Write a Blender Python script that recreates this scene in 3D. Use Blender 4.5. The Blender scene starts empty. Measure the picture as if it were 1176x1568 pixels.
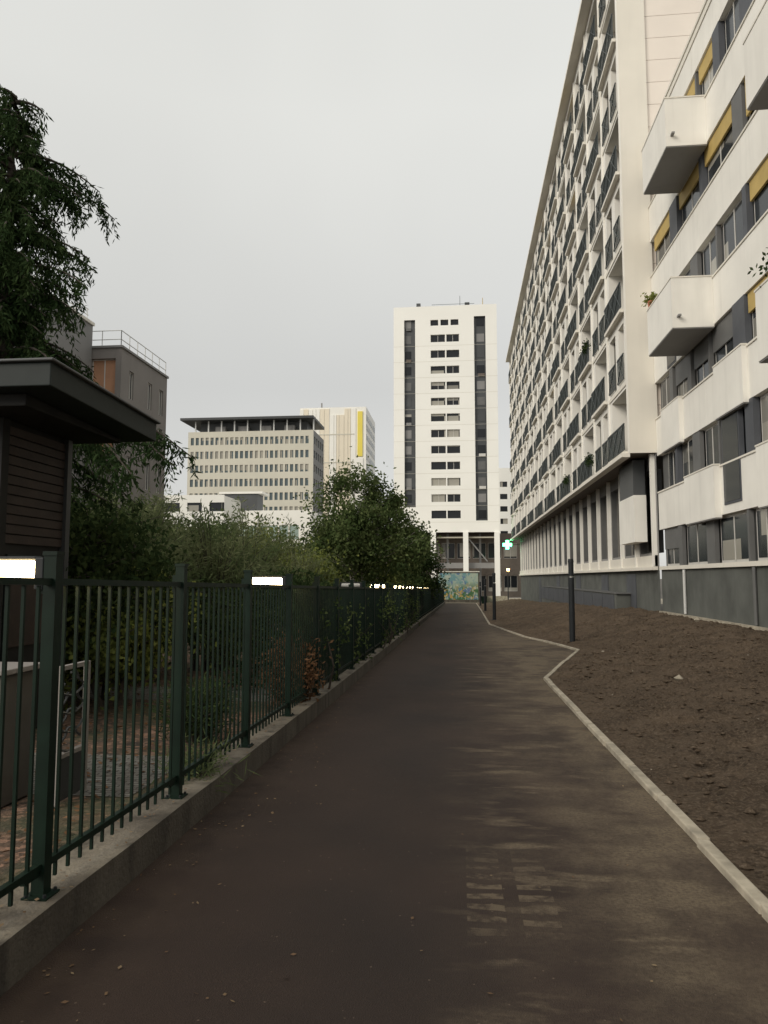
import bpy, math, random
import numpy as np
from mathutils import Vector, Matrix, noise
random.seed(7); RNG=np.random.default_rng(7)
scene=bpy.context.scene
COL=scene.collection

# ------------------------------------------------------------------ materials
class NT:
    def __init__(s,name):
        s.m=bpy.data.materials.new(name); s.m.use_nodes=True
        s.t=s.m.node_tree; s.t.nodes.clear()
        s.out=s.n('ShaderNodeOutputMaterial'); s.b=s.n('ShaderNodeBsdfPrincipled')
        s.l(s.b.outputs[0],s.out.inputs[0]); s.pos=s.n('ShaderNodeNewGeometry').outputs['Position']
    def n(s,t,**k):
        x=s.t.nodes.new(t)
        for a,v in k.items(): setattr(x,a,v)
        return x
    def l(s,a,b): s.t.links.new(a,b)
    def put(s,inp,v):
        if isinstance(v,bpy.types.NodeSocket): s.l(v,inp)
        else: inp.default_value=v
    def math(s,op,a,b=0.0,clamp=False):
        x=s.n('ShaderNodeMath',operation=op,use_clamp=clamp); s.put(x.inputs[0],a); s.put(x.inputs[1],b); return x.outputs[0]
    def vmul(s,vec,sc):
        x=s.n('ShaderNodeVectorMath',operation='MULTIPLY'); s.l(vec,x.inputs[0]); x.inputs[1].default_value=sc; return x.outputs[0]
    def noise(s,scale,detail=3,vec=None,rough=.55):
        x=s.n('ShaderNodeTexNoise'); x.inputs['Scale'].default_value=scale; x.inputs['Detail'].default_value=detail
        x.inputs['Roughness'].default_value=rough
        s.l(vec or s.pos,x.inputs['Vector']); return x.outputs['Fac']
    def ramp(s,f,a,b,lo=0.,hi=1.):
        x=s.n('ShaderNodeMapRange'); s.put(x.inputs[0],f)
        x.inputs[1].default_value=a;x.inputs[2].default_value=b;x.inputs[3].default_value=lo;x.inputs[4].default_value=hi
        return x.outputs[0]
    def mix(s,f,a,b):
        x=s.n('ShaderNodeMix',data_type='RGBA'); s.put(x.inputs[0],f)
        s.put(x.inputs[6],(*a,1) if isinstance(a,tuple) else a); s.put(x.inputs[7],(*b,1) if isinstance(b,tuple) else b)
        return x.outputs[2]
    def bump(s,h,strength=.3,dist=.01):
        x=s.n('ShaderNodeBump'); x.inputs['Strength'].default_value=strength; x.inputs['Distance'].default_value=dist
        s.l(h,x.inputs['Height']); s.l(x.outputs[0],s.b.inputs['Normal'])
    def col(s,c): s.put(s.b.inputs['Base Color'],(*c,1) if isinstance(c,tuple) else c)
    def rough(s,r): s.put(s.b.inputs['Roughness'],r)
    def sep(s):
        x=s.n('ShaderNodeSeparateXYZ'); s.l(s.pos,x.inputs[0]); return x.outputs

def M(name,c,rough=.8,var=.12,scale=3.,bump=0.,bscale=60,streak=0.,metal=0.,spec=None):
    t=NT(name); d=tuple(x*(1-var) for x in c); e=tuple(min(1,x*(1+var*.6)) for x in c)
    base=t.mix(t.ramp(t.noise(scale,3),.3,.7),d,e)
    if streak>0:
        f=t.ramp(t.noise(1.0,4,t.vmul(t.pos,(3.,3.,.25))),.5,.8,0,streak)
        base=t.mix(f,base,tuple(x*.5 for x in c))
    t.col(base); t.rough(rough); t.b.inputs['Metallic'].default_value=metal
    if spec is not None: t.b.inputs['Specular IOR Level'].default_value=spec
    if bump>0: t.bump(t.noise(bscale,2),bump,.01)
    return t.m
def emit(name,c,st):
    t=NT(name); t.col((.8,.8,.8)); t.b.inputs['Emission Color'].default_value=(*c,1); t.b.inputs['Emission Strength'].default_value=st
    return t.m
def glass(name,cell=1.3,curt=.3,tint=(.03,.035,.04)):
    t=NT(name)
    v=t.n('ShaderNodeVectorMath',operation='FLOOR'); t.l(t.vmul(t.pos,(1/cell,1/cell,1/2.6)),v.inputs[0])
    w=t.n('ShaderNodeTexWhiteNoise',noise_dimensions='3D'); t.l(v.outputs[0],w.inputs[0])
    f=t.ramp(w.outputs[0],1-curt,1-curt+.05)
    c=t.mix(f,tint,t.mix(w.outputs[0],(.10,.10,.10),(.38,.36,.31)))
    t.col(c); t.rough(.12); t.b.inputs['IOR'].default_value=1.35
    return t.m
def leafmat(name,cols,trans=.3,clump=1.2):
    t=NT(name); g=t.n('ShaderNodeNewGeometry')
    r=g.outputs['Random Per Island']
    c=t.mix(r,cols[0],cols[1])
    c=t.mix(t.ramp(t.noise(clump,1),.42,.62),c,cols[2])
    df=t.n('ShaderNodeBsdfDiffuse'); t.l(c,df.inputs[0])
    tr=t.n('ShaderNodeBsdfTranslucent'); t.l(c,tr.inputs[0])
    mx=t.n('ShaderNodeMixShader'); mx.inputs[0].default_value=trans
    t.l(df.outputs[0],mx.inputs[1]); t.l(tr.outputs[0],mx.inputs[2]); t.l(mx.outputs[0],t.out.inputs[0])
    return t.m

m_white=M('white_render',(.83,.805,.745),.8,.07,.8,0,40,.2)
m_cream=M('cream_render',(.76,.72,.64),.8,.05,.6,0,40,.10)
m_pink=M('panel_render',(.78,.71,.64),.7,.04,.6)
m_twhite=M('tower_render',(.91,.895,.84),.8,.04,.1)
m_grey=M('grey_panel',(.13,.13,.128),.6,.15,1.5)
m_dgrey=M('dark_grey_panel',(.068,.072,.075),.5,.2,.3)
m_base=M('basement_render',(.105,.11,.10),.9,.3,1.2,.3,25,.35)
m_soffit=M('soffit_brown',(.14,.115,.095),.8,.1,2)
def concrete():
    t=NT('concrete_wall')
    c=t.mix(t.ramp(t.noise(2.2,4),.32,.68),(.095,.08,.062),(.215,.19,.15))
    c=t.mix(t.ramp(t.noise(1,4,t.vmul(t.pos,(5,5,1.2))),.50,.66,0,.8),c,(.045,.038,.03))
    c=t.mix(t.ramp(t.noise(55,2),.6,.75,0,.6),c,(.045,.038,.03))
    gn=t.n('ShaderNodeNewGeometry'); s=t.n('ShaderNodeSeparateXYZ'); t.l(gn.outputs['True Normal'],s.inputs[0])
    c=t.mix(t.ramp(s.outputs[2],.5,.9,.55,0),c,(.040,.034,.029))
    t.col(c); t.rough(.92); t.bump(t.noise(38,4),.7,.012); return t.m
m_conc=concrete()
m_kerb=M('kerb_stone',(.38,.335,.26),.9,.4,5,.4,60)
m_rail=M('railing_dark',(.045,.055,.055),.5,.1,2)
m_railw=M('railing_white',(.6,.6,.58),.5,.05,2)
m_fence=M('fence_green_paint',(.006,.017,.0105),.5,.3,5,spec=.2)
m_metal=M('post_grey_paint',(.022,.025,.028),.5,.15,4,spec=.3)
m_alu=M('window_frame',(.62,.60,.56),.5,.05,2)
m_dframe=M('dark_frame',(.22,.21,.19),.5,.1,2)
m_yel=M('yellow_blind',(.50,.36,.12),.7,.12,2)
m_bluegrey=M('blue_grey_shutter',(.078,.083,.095),.6,.15,2)
m_glass=glass('window_glass')
m_glassd=glass('dark_window_glass',2.4,.15,(.02,.022,.025))
m_glasso=glass('office_glass',1.3,.35,(.10,.13,.14))
m_roofd=M('dark_roof',(.035,.038,.040),.5,.15,3)
m_hutw=M('hut_dark_wall',(.018,.018,.017),.7,.3,3,spec=.2)
m_wood=M('brown_slats',(.030,.019,.014),.7,.4,4,.2,30)
m_hutroof=M('green_grey_roof_paint',(.016,.022,.021),.55,.25,3,spec=.25)
m_office=M('office_stone',(.60,.57,.48),.8,.05,.15)
m_lgrey=M('pale_grey_render',(.25,.245,.24),.8,.08,.5,streak=.15)
m_taupe=M('taupe_render',(.235,.215,.20),.8,.08,.5,streak=.2)
m_cab=M('cabinet_grey_paint',(.085,.078,.068),.7,.2,3)
m_orange=M('orange_cladding',(.50,.27,.16),.8,.15,1)
m_brightw=M('white_cladding',(.86,.84,.78),.5,.04,.1)
m_yellow=M('yellow_cladding',(.78,.64,.10),.5,.05,.1)
m_cream2=M('cream_cladding',(.78,.70,.56),.5,.05,.1)
m_green_gl=M('green_glazing',(.30,.38,.34),.25,.1,.3)
m_trunk=M('bark',(.06,.048,.038),.9,.4,8,.6,30)
m_birch=M('pale_bark',(.34,.32,.28),.9,.5,7,.3,30)
m_lamp=emit('lamp_tube_glow',(1,.76,.40),20)
m_greenl=emit('green_light',(.05,1,.35),14)
m_orangel=emit('orange_light',(1,.45,.12),18)
m_terra=M('terracotta',(.40,.14,.08),.8,.1,5)

def asphalt():
    t=NT('asphalt_maroon'); X,Y,Z=t.sep()
    big=t.ramp(t.noise(.9,4),.3,.7); fine=t.noise(150,2,rough=.7); med=t.noise(46,3,rough=.7)
    c=t.mix(big,(.0265,.0175,.0140),(.043,.0275,.0215))
    c=t.mix(t.ramp(fine,.45,.72,0,.55),c,(.090,.065,.050))
    mid=t.math('MULTIPLY',t.ramp(t.math('ABSOLUTE',t.math('ADD',X,.5)),0,1.0,1,0),t.ramp(t.noise(.5,3),.35,.6))
    c=t.mix(t.math('MULTIPLY',mid,.5,True),c,(.018,.0155,.0150))
    edge=t.ramp(t.math('SUBTRACT',X,t.math('MULTIPLY',t.noise(.45,2),1.1)),-.8,.6)
    n1=t.ramp(t.noise(1.0,5,t.vmul(t.pos,(1.3,2.1,1)),.68),.44,.62)
    d=t.math('MULTIPLY',edge,n1)
    n2=t.ramp(t.noise(1.0,5,t.vmul(t.pos,(1.6,.9,1)),.66),.40,.60)
    ek=t.math('MULTIPLY',t.ramp(X,.4,1.3),t.math('ADD',t.math('MULTIPLY',n2,.75),.2))
    d=t.math('ADD',t.math('MULTIPLY',d,.65),ek,True)
    d=t.math('MULTIPLY',d,t.ramp(Y,20,36,1,.45))
    d=t.math('MULTIPLY',d,t.ramp(Y,1.5,3.5,.5,1))
    a=t.math('GREATER_THAN',t.math('SINE',t.math('ADD',t.math('MULTIPLY',Y,46),t.math('MULTIPLY',t.noise(3,2),5))),.0)
    bx=t.math('MULTIPLY',t.math('GREATER_THAN',X,.02),t.math('LESS_THAN',X,.47))
    gap=t.math('GREATER_THAN',t.math('ABSOLUTE',t.math('SUBTRACT',X,.25)),.04)
    by=t.math('MULTIPLY',t.ramp(Y,3.5,3.8),t.ramp(Y,4.3,5.0,1,0))
    tr=t.math('MULTIPLY',t.math('MULTIPLY',t.math('MULTIPLY',a,bx),gap),t.math('MULTIPLY',by,t.ramp(t.noise(7,4,rough=.75),.38,.56)))
    w=t.ramp(t.noise(1.0,4,t.vmul(t.pos,(1.0,3.2,1)),.65),.54,.66)
    w=t.math('MULTIPLY',w,t.math('MULTIPLY',t.ramp(X,-.2,.3),t.ramp(X,1.3,1.0)))
    d=t.math('MAXIMUM',d,t.math('MULTIPLY',w,.95))
    d=t.math('MULTIPLY',d,t.ramp(med,.32,.58,.4,1),True)
    d=t.math('MAXIMUM',d,t.math('MULTIPLY',tr,.8))
    c=t.mix(t.math('MULTIPLY',d,.85),c,(.178,.138,.092))
    g=t.math('MULTIPLY',t.ramp(X,-1.3,-1.8),t.ramp(t.noise(4,4),.35,.65))
    c=t.mix(t.math('MULTIPLY',g,.6),c,(.085,.060,.043))
    v=t.n('ShaderNodeTexVoronoi'); v.inputs['Scale'].default_value=16; t.l(t.pos,v.inputs['Vector'])
    sp=t.math('MULTIPLY',t.ramp(v.outputs['Distance'],.06,.1,1,0),t.math('GREATER_THAN',t.noise(7,1),.54))
    c=t.mix(t.math('MULTIPLY',sp,.6),c,(.20,.15,.11))
    t.col(c); t.rough(t.ramp(fine,.3,.7,.7,.95)); t.b.inputs['Specular IOR Level'].default_value=.25; t.bump(fine,.8,.012); return t.m
m_asph=asphalt()
def soil(name,k=1.):
    t=NT(name)
    c=t.mix(t.ramp(t.noise(1.4,4),.35,.65),(.088*k,.063*k,.043*k),(.150*k,.109*k,.075*k))
    c=t.mix(t.ramp(t.noise(34,4,rough=.7),.48,.68,0,.8),c,(.26*k,.20*k,.145*k))
    c=t.mix(t.ramp(t.noise(11,3),.56,.68,0,.65),c,(.043*k,.031*k,.022*k))
    t.col(c); t.rough(.97); t.b.inputs['Specular IOR Level'].default_value=.15; t.bump(t.noise(24,6,rough=.75),1.,.09); return t.m
m_soil=soil('bare_soil'); m_clod=soil('soil_clod',1.12)
def mulch():
    t=NT('leaf_mulch')
    v=t.n('ShaderNodeTexVoronoi'); v.inputs['Scale'].default_value=22; t.l(t.pos,v.inputs['Vector'])
    c=t.mix(t.ramp(t.noise(3,4),.35,.65),(.035,.026,.018),(.11,.066,.042))
    s=t.n('ShaderNodeSeparateColor'); t.l(v.outputs['Color'],s.inputs[0])
    c=t.mix(t.ramp(s.outputs[0],.6,.9,0,.8),c,(.26,.15,.10))
    c=t.mix(t.ramp(t.noise(.7,2),.5,.6,0,.6),c,(.035,.05,.018))
    t.col(c); t.rough(.95); t.bump(t.noise(25,3),.8,.03); return t.m
m_mulch=mulch()
m_ground=M('urban_ground',(.10,.09,.075),.95,.3,.5,.3,8)
def pavers():
    t=NT('stone_pavers'); b=t.n('ShaderNodeTexBrick'); t.l(t.pos,b.inputs['Vector'])
    b.inputs['Scale'].default_value=4.5; b.inputs['Mortar Size'].default_value=.03
    b.inputs['Color1'].default_value=(.24,.23,.21,1); b.inputs['Color2'].default_value=(.15,.145,.13,1); b.inputs['Mortar'].default_value=(.03,.025,.02,1)
    t.col(t.mix(t.ramp(t.noise(5,3),.4,.7,0,.6),b.outputs[0],(.07,.05,.035))); t.rough(.9); return t.m
m_pav=pavers()
def mural():
    t=NT('mural_paint')
    X,Y,Z=t.sep()
    c=t.mix(t.ramp(t.noise(1.1,3),.42,.55),(.14,.28,.30),(.34,.40,.33))
    v=t.n('ShaderNodeTexVoronoi'); v.inputs['Scale'].default_value=1.8; t.l(t.vmul(t.pos,(1.8,1,.7)),v.inputs[0])
    low=t.ramp(t.math('ADD',Z,t.noise(.8,3)),1.7,.5)
    c=t.mix(t.math('MULTIPLY',t.ramp(v.outputs['Distance'],.25,.45),low),c,(.045,.12,.045))
    c=t.mix(t.math('MULTIPLY',t.ramp(t.noise(1.9,2,t.vmul(t.pos,(1,1,1.4))),.56,.59),low),c,(.42,.28,.08))
    c=t.mix(t.ramp(t.noise(1.3,2,t.vmul(t.pos,(1.2,3,1.0))),.58,.62,0,.8),c,(.08,.15,.30))
    c=t.mix(t.ramp(t.noise(2.4,3),.58,.64,0,.8),c,(.46,.46,.38))
    t.col(c); t.rough(.7); return t.m
m_mural=mural()
lf_cedar=leafmat('cedar_needles',((.022,.042,.018),(.062,.092,.036),(.032,.056,.022)),.2)
lf_willow=leafmat('willow_leaves',((.15,.185,.085),(.29,.31,.165),(.12,.16,.07)),.4)
lf_tree=leafmat('broad_leaves',((.07,.10,.036),(.18,.22,.09),(.055,.085,.03)),.35,1.5)
lf_dark=leafmat('dark_leaves',((.026,.043,.018),(.080,.108,.040),(.03,.05,.02)),.25)
lf_yel=leafmat('yellow_green_leaves',((.16,.20,.05),(.28,.30,.09),(.12,.15,.045)),.4)
lf_brown=leafmat('dry_leaves',((.16,.085,.045),(.26,.15,.085),(.10,.06,.035)),.2)
lf_fall=leafmat('fallen_leaf',((.14,.09,.055),(.32,.25,.16),(.17,.11,.07)),.1,9)

# ------------------------------------------------------------------ mesh helpers
class MB:
    def __init__(s): s.v=[];s.f=[];s.m=[];s.mats=[]
    def mi(s,m):
        if m not in s.mats: s.mats.append(m)
        return s.mats.index(m)
    def quad(s,a,b,c,d,m):
        i=len(s.v); s.v+= [tuple(a),tuple(b),tuple(c),tuple(d)]; s.f.append((i,i+1,i+2,i+3)); s.m.append(s.mi(m))
    def hexa(s,P,m):
        i=len(s.v); s.v+=[tuple(p) for p in P]; k=s.mi(m)
        for f in ((0,3,2,1),(4,5,6,7),(0,1,5,4),(1,2,6,5),(2,3,7,6),(3,0,4,7)):
            s.f.append(tuple(i+j for j in f)); s.m.append(k)
    def box(s,x0,x1,y0,y1,z0,z1,m):
        s.hexa([(x0,y0,z0),(x1,y0,z0),(x1,y1,z0),(x0,y1,z0),(x0,y0,z1),(x1,y0,z1),(x1,y1,z1),(x0,y1,z1)],m)
    def tube(s,pts,rad,m,n=7,cap=True):
        pts=[Vector(p) for p in pts]; k=s.mi(m); i0=len(s.v)
        for j,p in enumerate(pts):
            t=(pts[min(j+1,len(pts)-1)]-pts[max(j-1,0)]).normalized()
            a=t.cross(Vector((0,0,1)) if abs(t.z)<.9 else Vector((1,0,0))).normalized(); b=t.cross(a)
            for q in range(n):
                an=2*math.pi*q/n; s.v.append(tuple(p+(a*math.cos(an)+b*math.sin(an))*rad[j]))
        for j in range(len(pts)-1):
            for q in range(n):
                s.f.append((i0+j*n+q,i0+j*n+(q+1)%n,i0+(j+1)*n+(q+1)%n,i0+(j+1)*n+q)); s.m.append(k)
        if cap:
            s.f.append(tuple(i0+q for q in range(n))); s.m.append(k)
            s.f.append(tuple(i0+(len(pts)-1)*n+q for q in range(n))); s.m.append(k)
    def build(s,name,parent=None,smooth=False,bevel=0):
        me=bpy.data.meshes.new(name); me.from_pydata(s.v,[],s.f)
        for m in s.mats: me.materials.append(m)
        me.polygons.foreach_set('material_index',s.m)
        if smooth: me.polygons.foreach_set('use_smooth',[True]*len(s.f))
        me.update(); o=bpy.data.objects.new(name,me); COL.objects.link(o)
        if parent: par(o,parent)
        if bevel:
            b=o.modifiers.new('bevel','BEVEL'); b.width=bevel; b.segments=2; b.limit_method='ANGLE'
        return o
def par(o,p):
    o.parent=p; o.matrix_parent_inverse=Matrix.Translation(-p.location)
def empty(name,loc=(0,0,0)):
    e=bpy.data.objects.new(name,None); e.location=loc; e.empty_display_size=.5; COL.objects.link(e); return e

def grid_wall(mb,O,u,n,U0,U1,V0,V1,ops,wm):
    O=Vector(O);u=Vector(u);n=Vector(n);z=Vector((0,0,1))
    P=lambda a,b,c=0:O+u*a+z*b+n*c
    us=sorted({round(x,4) for x in [U0,U1]+[o[0] for o in ops]+[o[1] for o in ops]})
    vs=sorted({round(x,4) for x in [V0,V1]+[o[2] for o in ops]+[o[3] for o in ops]})
    for i in range(len(us)-1):
        a,b=us[i],us[i+1]; cu=(a+b)/2
        col=[o for o in ops if o[0]<cu<o[1]]
        st=None
        for j in range(len(vs)-1):
            cv=(vs[j]+vs[j+1])/2
            hole=any(o[2]<cv<o[3] for o in col)
            if not hole and st is None: st=vs[j]
            if hole and st is not None:
                mb.quad(P(a,st),P(b,st),P(b,vs[j]),P(a,vs[j]),wm); st=None
        if st is not None: mb.quad(P(a,st),P(b,st),P(b,vs[-1]),P(a,vs[-1]),wm)
    def lb(u0,u1,v0,v1,n0,n1,m):
        mb.hexa([P(u0,v0,n0),P(u1,v0,n0),P(u1,v0,n1),P(u0,v0,n1),P(u0,v1,n0),P(u1,v1,n0),P(u1,v1,n1),P(u0,v1,n1)],m)
    for o in ops:
        a,b,c,d,dep,gm=o[:6]; rev=o[7] if len(o)>7 and o[7] else wm
        mb.quad(P(a,c),P(a,d),P(a,d,-dep),P(a,c,-dep),rev); mb.quad(P(b,c),P(b,d),P(b,d,-dep),P(b,c,-dep),rev)
        mb.quad(P(a,c),P(b,c),P(b,c,-dep),P(a,c,-dep),rev); mb.quad(P(a,d),P(b,d),P(b,d,-dep),P(a,d,-dep),rev)
        mb.quad(P(a,c,-dep),P(b,c,-dep),P(b,d,-dep),P(a,d,-dep),gm)
        fr=o[6] if len(o)>6 else None
        if fr:
            w=.05; e=.004
            lb(a+e,a+w,c+e,d-e,-dep+.003,-dep+.06,fr); lb(b-w,b-e,c+e,d-e,-dep+.003,-dep+.06,fr)
            lb(a+w,b-w,c+e,c+w,-dep+.004,-dep+.058,fr); lb(a+w,b-w,d-w,d-e,-dep+.004,-dep+.058,fr)
            mid=(a+b)/2; lb(mid-.03,mid+.03,c+w,d-w,-dep+.002,-dep+.055,fr)
    return lb
def shell(mb,X0,X1,Y0,Y1,Z0,Z1,m,front=False,back=True,left=True,right=True,top=True):
    if front: mb.quad((X0,Y0,Z0),(X1,Y0,Z0),(X1,Y0,Z1),(X0,Y0,Z1),m)
    if back: mb.quad((X0,Y1,Z0),(X1,Y1,Z0),(X1,Y1,Z1),(X0,Y1,Z1),m)
    if left: mb.quad((X0,Y0,Z0),(X0,Y1,Z0),(X0,Y1,Z1),(X0,Y0,Z1),m)
    if right: mb.quad((X1,Y0,Z0),(X1,Y1,Z0),(X1,Y1,Z1),(X1,Y0,Z1),m)
    if top: mb.quad((X0,Y0,Z1),(X1,Y0,Z1),(X1,Y1,Z1),(X0,Y1,Z1),m)

def leaf_mesh(name,P,D,L,W,mat,parent=None,flat=False):
    n=len(P); P=np.asarray(P,float)
    D=D/np.linalg.norm(D,axis=1,keepdims=True)
    R=RNG.normal(size=(n,3))
    if flat: R=np.tile(np.array([[0,0,1.]]),(n,1))+RNG.normal(size=(n,3))*.25
    S=np.cross(D,R); S/=np.linalg.norm(S,axis=1,keepdims=True)+1e-9
    L=np.broadcast_to(np.asarray(L),(n,))[:,None]; W=np.broadcast_to(np.asarray(W),(n,))[:,None]
    V=np.empty((n,4,3)); V[:,0]=P; V[:,1]=P+D*L*.5+S*W*.5; V[:,2]=P+D*L; V[:,3]=P+D*L*.5-S*W*.5
    me=bpy.data.meshes.new(name); me.vertices.add(n*4); me.vertices.foreach_set('co',V.reshape(-1))
    me.loops.add(n*4); me.loops.foreach_set('vertex_index',np.arange(n*4,dtype=np.int32))
    me.polygons.add(n); me.polygons.foreach_set('loop_start',np.arange(0,n*4,4,dtype=np.int32))
    try: me.polygons.foreach_set('loop_total',np.full(n,4,dtype=np.int32))
    except Exception: pass
    me.materials.append(mat); me.update(calc_edges=True); me.validate()
    o=bpy.data.objects.new(name,me); COL.objects.link(o)
    if parent: par(o,parent)
    return o

def p(Y): return -.016*max(-20,min(95,Y))
KX=[(-15,1.47),(13.7,1.47),(20.2,3.05),(22.5,2.75),(26,2.1),(35,1.3),(60,1.6),(92,1.9)]
def kx(Y):
    for (a,x),(b,y) in zip(KX,KX[1:]):
        if Y<=b: return x+(y-x)*max(0,(Y-a))/(b-a)
    return KX[-1][1]

# ------------------------------------------------------------------ ground
mb=MB(); ys=[-600,-20,95,2500]
for a,b in zip(ys,ys[1:]):
    mb.quad((-1500,a,p(a)-.03),(1500,a,p(a)-.03),(1500,b,p(b)-.03),(-1500,b,p(b)-.03),m_ground)
mb.build('ground')
mb=MB(); st=[-15,0,13.7,17,20.2,22.5,26,30,35,60,92]
for a,b in zip(st,st[1:]):
    mb.quad((-1.83,a,p(a)),(kx(a)+.02,a,p(a)),(kx(b)+.02,b,p(b)),(-1.83,b,p(b)),m_asph)
mb.build('asphalt_path')
mb=MB()
y=-8.0
Ys=[]
while y<90:
    Ys.append(y); y+=1.0
for s in [13.7,20.2]: Ys.append(s)
Ys=sorted(Ys)
for a,b in zip(Ys,Ys[1:]):
    if b-a<.1: continue
    a2=a+.006; b2=b-.006; xa,xb=kx(a2),kx(b2); w=.08; h=.05+random.uniform(-.006,.006)
    j=random.uniform(-.009,.009)
    mb.hexa([(xa+j,a2,p(a)-.05),(xa+w+j,a2,p(a)-.05),(xb+w+j,b2,p(b)-.05),(xb+j,b2,p(b)-.05),
             (xa+j,a2,p(a)+h),(xa+w+j,a2,p(a)+h),(xb+w+j,b2,p(b)+h),(xb+j,b2,p(b)+h)],m_kerb)
mb.build('stone_kerb',bevel=.01)
def zb(Y):
    if Y<30: return .42
    return .42+(p(Y)+.55-.42)*min(1,(Y-30)/35)
def soilz(X,Y):
    k=kx(Y)+.07; t=max(0,min(1,(X-k)/(6.9-k))); s=t*t*(3-2*t)*.55+.45*t
    e=min(1,t*5+.15)
    h=p(Y)+.035+(zb(Y)-p(Y)-.035)*s
    h+=e*(.05*noise.noise((X*.9,Y*.9,0))+.055*noise.noise((X*3.1,Y*3.1,2))+.045*noise.noise((X*9,Y*9,5))+.032*noise.noise((X*21,Y*21,7)))
    return h
V=[];F=[]
ny=[-3+.05*i*(1+ i*.0035) for i in range(2000)]; ny=[q for q in ny if q<90]
nx=110
for Y in ny:
    k=kx(Y)+.05
    for i in range(nx+1):
        X=k+(7.0-k)*(i/nx); V.append((X,Y,soilz(X,Y)))
for j in range(len(ny)-1):
    for i in range(nx):
        a=j*(nx+1)+i; F.append((a,a+1,a+nx+2,a+nx+1))
me=bpy.data.meshes.new('soil_bed'); me.from_pydata(V,[],F); me.materials.append(m_soil)
me.polygons.foreach_set('use_smooth',[True]*len(F)); o=bpy.data.objects.new('soil_bed',me); COL.objects.link(o)
mb=MB(); ico=[(0,0,1),(.89,0,.3),(.28,.85,.3),(-.72,.53,.3),(-.72,-.53,.3),(.28,-.85,.3),(0,0,-.7)]
icf=[(0,1,2),(0,2,3),(0,3,4),(0,4,5),(0,5,1),(6,2,1),(6,3,2),(6,4,3),(6,5,4),(6,1,5)]
k=mb.mi(m_clod); k2=mb.mi(m_kerb)
for i in range(13000):
    Y=2.2+ (random.random()**1.7)*26; X=kx(Y)+.09+random.random()**.9*(6.8-kx(Y)-.1)
    s=random.uniform(.007,.02) if random.random()<.86 else random.uniform(.02,.055)
    z=soilz(X,Y); i0=len(mb.v); an=random.uniform(0,6.3); ca,sa=math.cos(an),math.sin(an)
    for v in ico:
        q=[v[a]*s*random.uniform(.7,1.3) for a in range(3)]
        mb.v.append((X+q[0]*ca-q[1]*sa,Y+q[0]*sa+q[1]*ca,z+q[2]*.65))
    kk=k if random.random()<.995 else k2
    for f in icf: mb.f.append(tuple(i0+a for a in f)); mb.m.append(kk)
for (X,Y,s) in ((3.35,12.0,.10),(6.55,21.5,.14),(4.6,9.0,.05)):
    i0=len(mb.v); z=soilz(X,Y)
    for v in ico: mb.v.append((X+v[0]*s*random.uniform(.7,1.2),Y+v[1]*s*random.uniform(.7,1.2),z+v[2]*s*.8))
    for f in icf: mb.f.append(tuple(i0+a for a in f)); mb.m.append(k2)
mb.build('soil_clods')
mb=MB()
for a,b in zip([-15,0,20,50,90],[0,20,50,90,95]):
    mb.quad((-30,a,p(a)+.10),(-2.1,a,p(a)+.10),(-2.1,b,p(b)+.10),(-30,b,p(b)+.10),m_mulch)
mb.build('garden_ground')
mb=MB(); mb.quad((-9,5.3,p(5.3)+.106),(-2.4,5.3,p(5.3)+.106),(-2.4,6.6,p(6.6)+.106),(-9,6.6,p(6.6)+.106),m_pav)
mb.quad((-9,9.9,p(9.9)+.106),(-2.6,9.9,p(9.9)+.106),(-2.6,11.2,p(11.2)+.106),(-9,11.2,p(11.2)+.106),m_pav); mb.build('garden_paving')
mb=MB(); y=-10.
while y<90:
    for q in range(8):
        a=y+.5*q+(.004 if q==0 else 0); b=y+.5*(q+1)-(.004 if q==7 else 0)
        def off(yy): return .010*noise.noise((yy*1.3,0,0)),.008*noise.noise((yy*1.7,4,0))
        (xa,ha),(xb,hb)=off(a),off(b)
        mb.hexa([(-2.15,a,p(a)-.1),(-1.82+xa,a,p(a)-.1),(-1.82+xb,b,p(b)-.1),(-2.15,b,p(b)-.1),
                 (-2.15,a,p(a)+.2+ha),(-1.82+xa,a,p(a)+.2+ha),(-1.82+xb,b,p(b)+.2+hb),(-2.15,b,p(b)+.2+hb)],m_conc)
    y+=4
mb.build('concrete_fence_wall')

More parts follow.
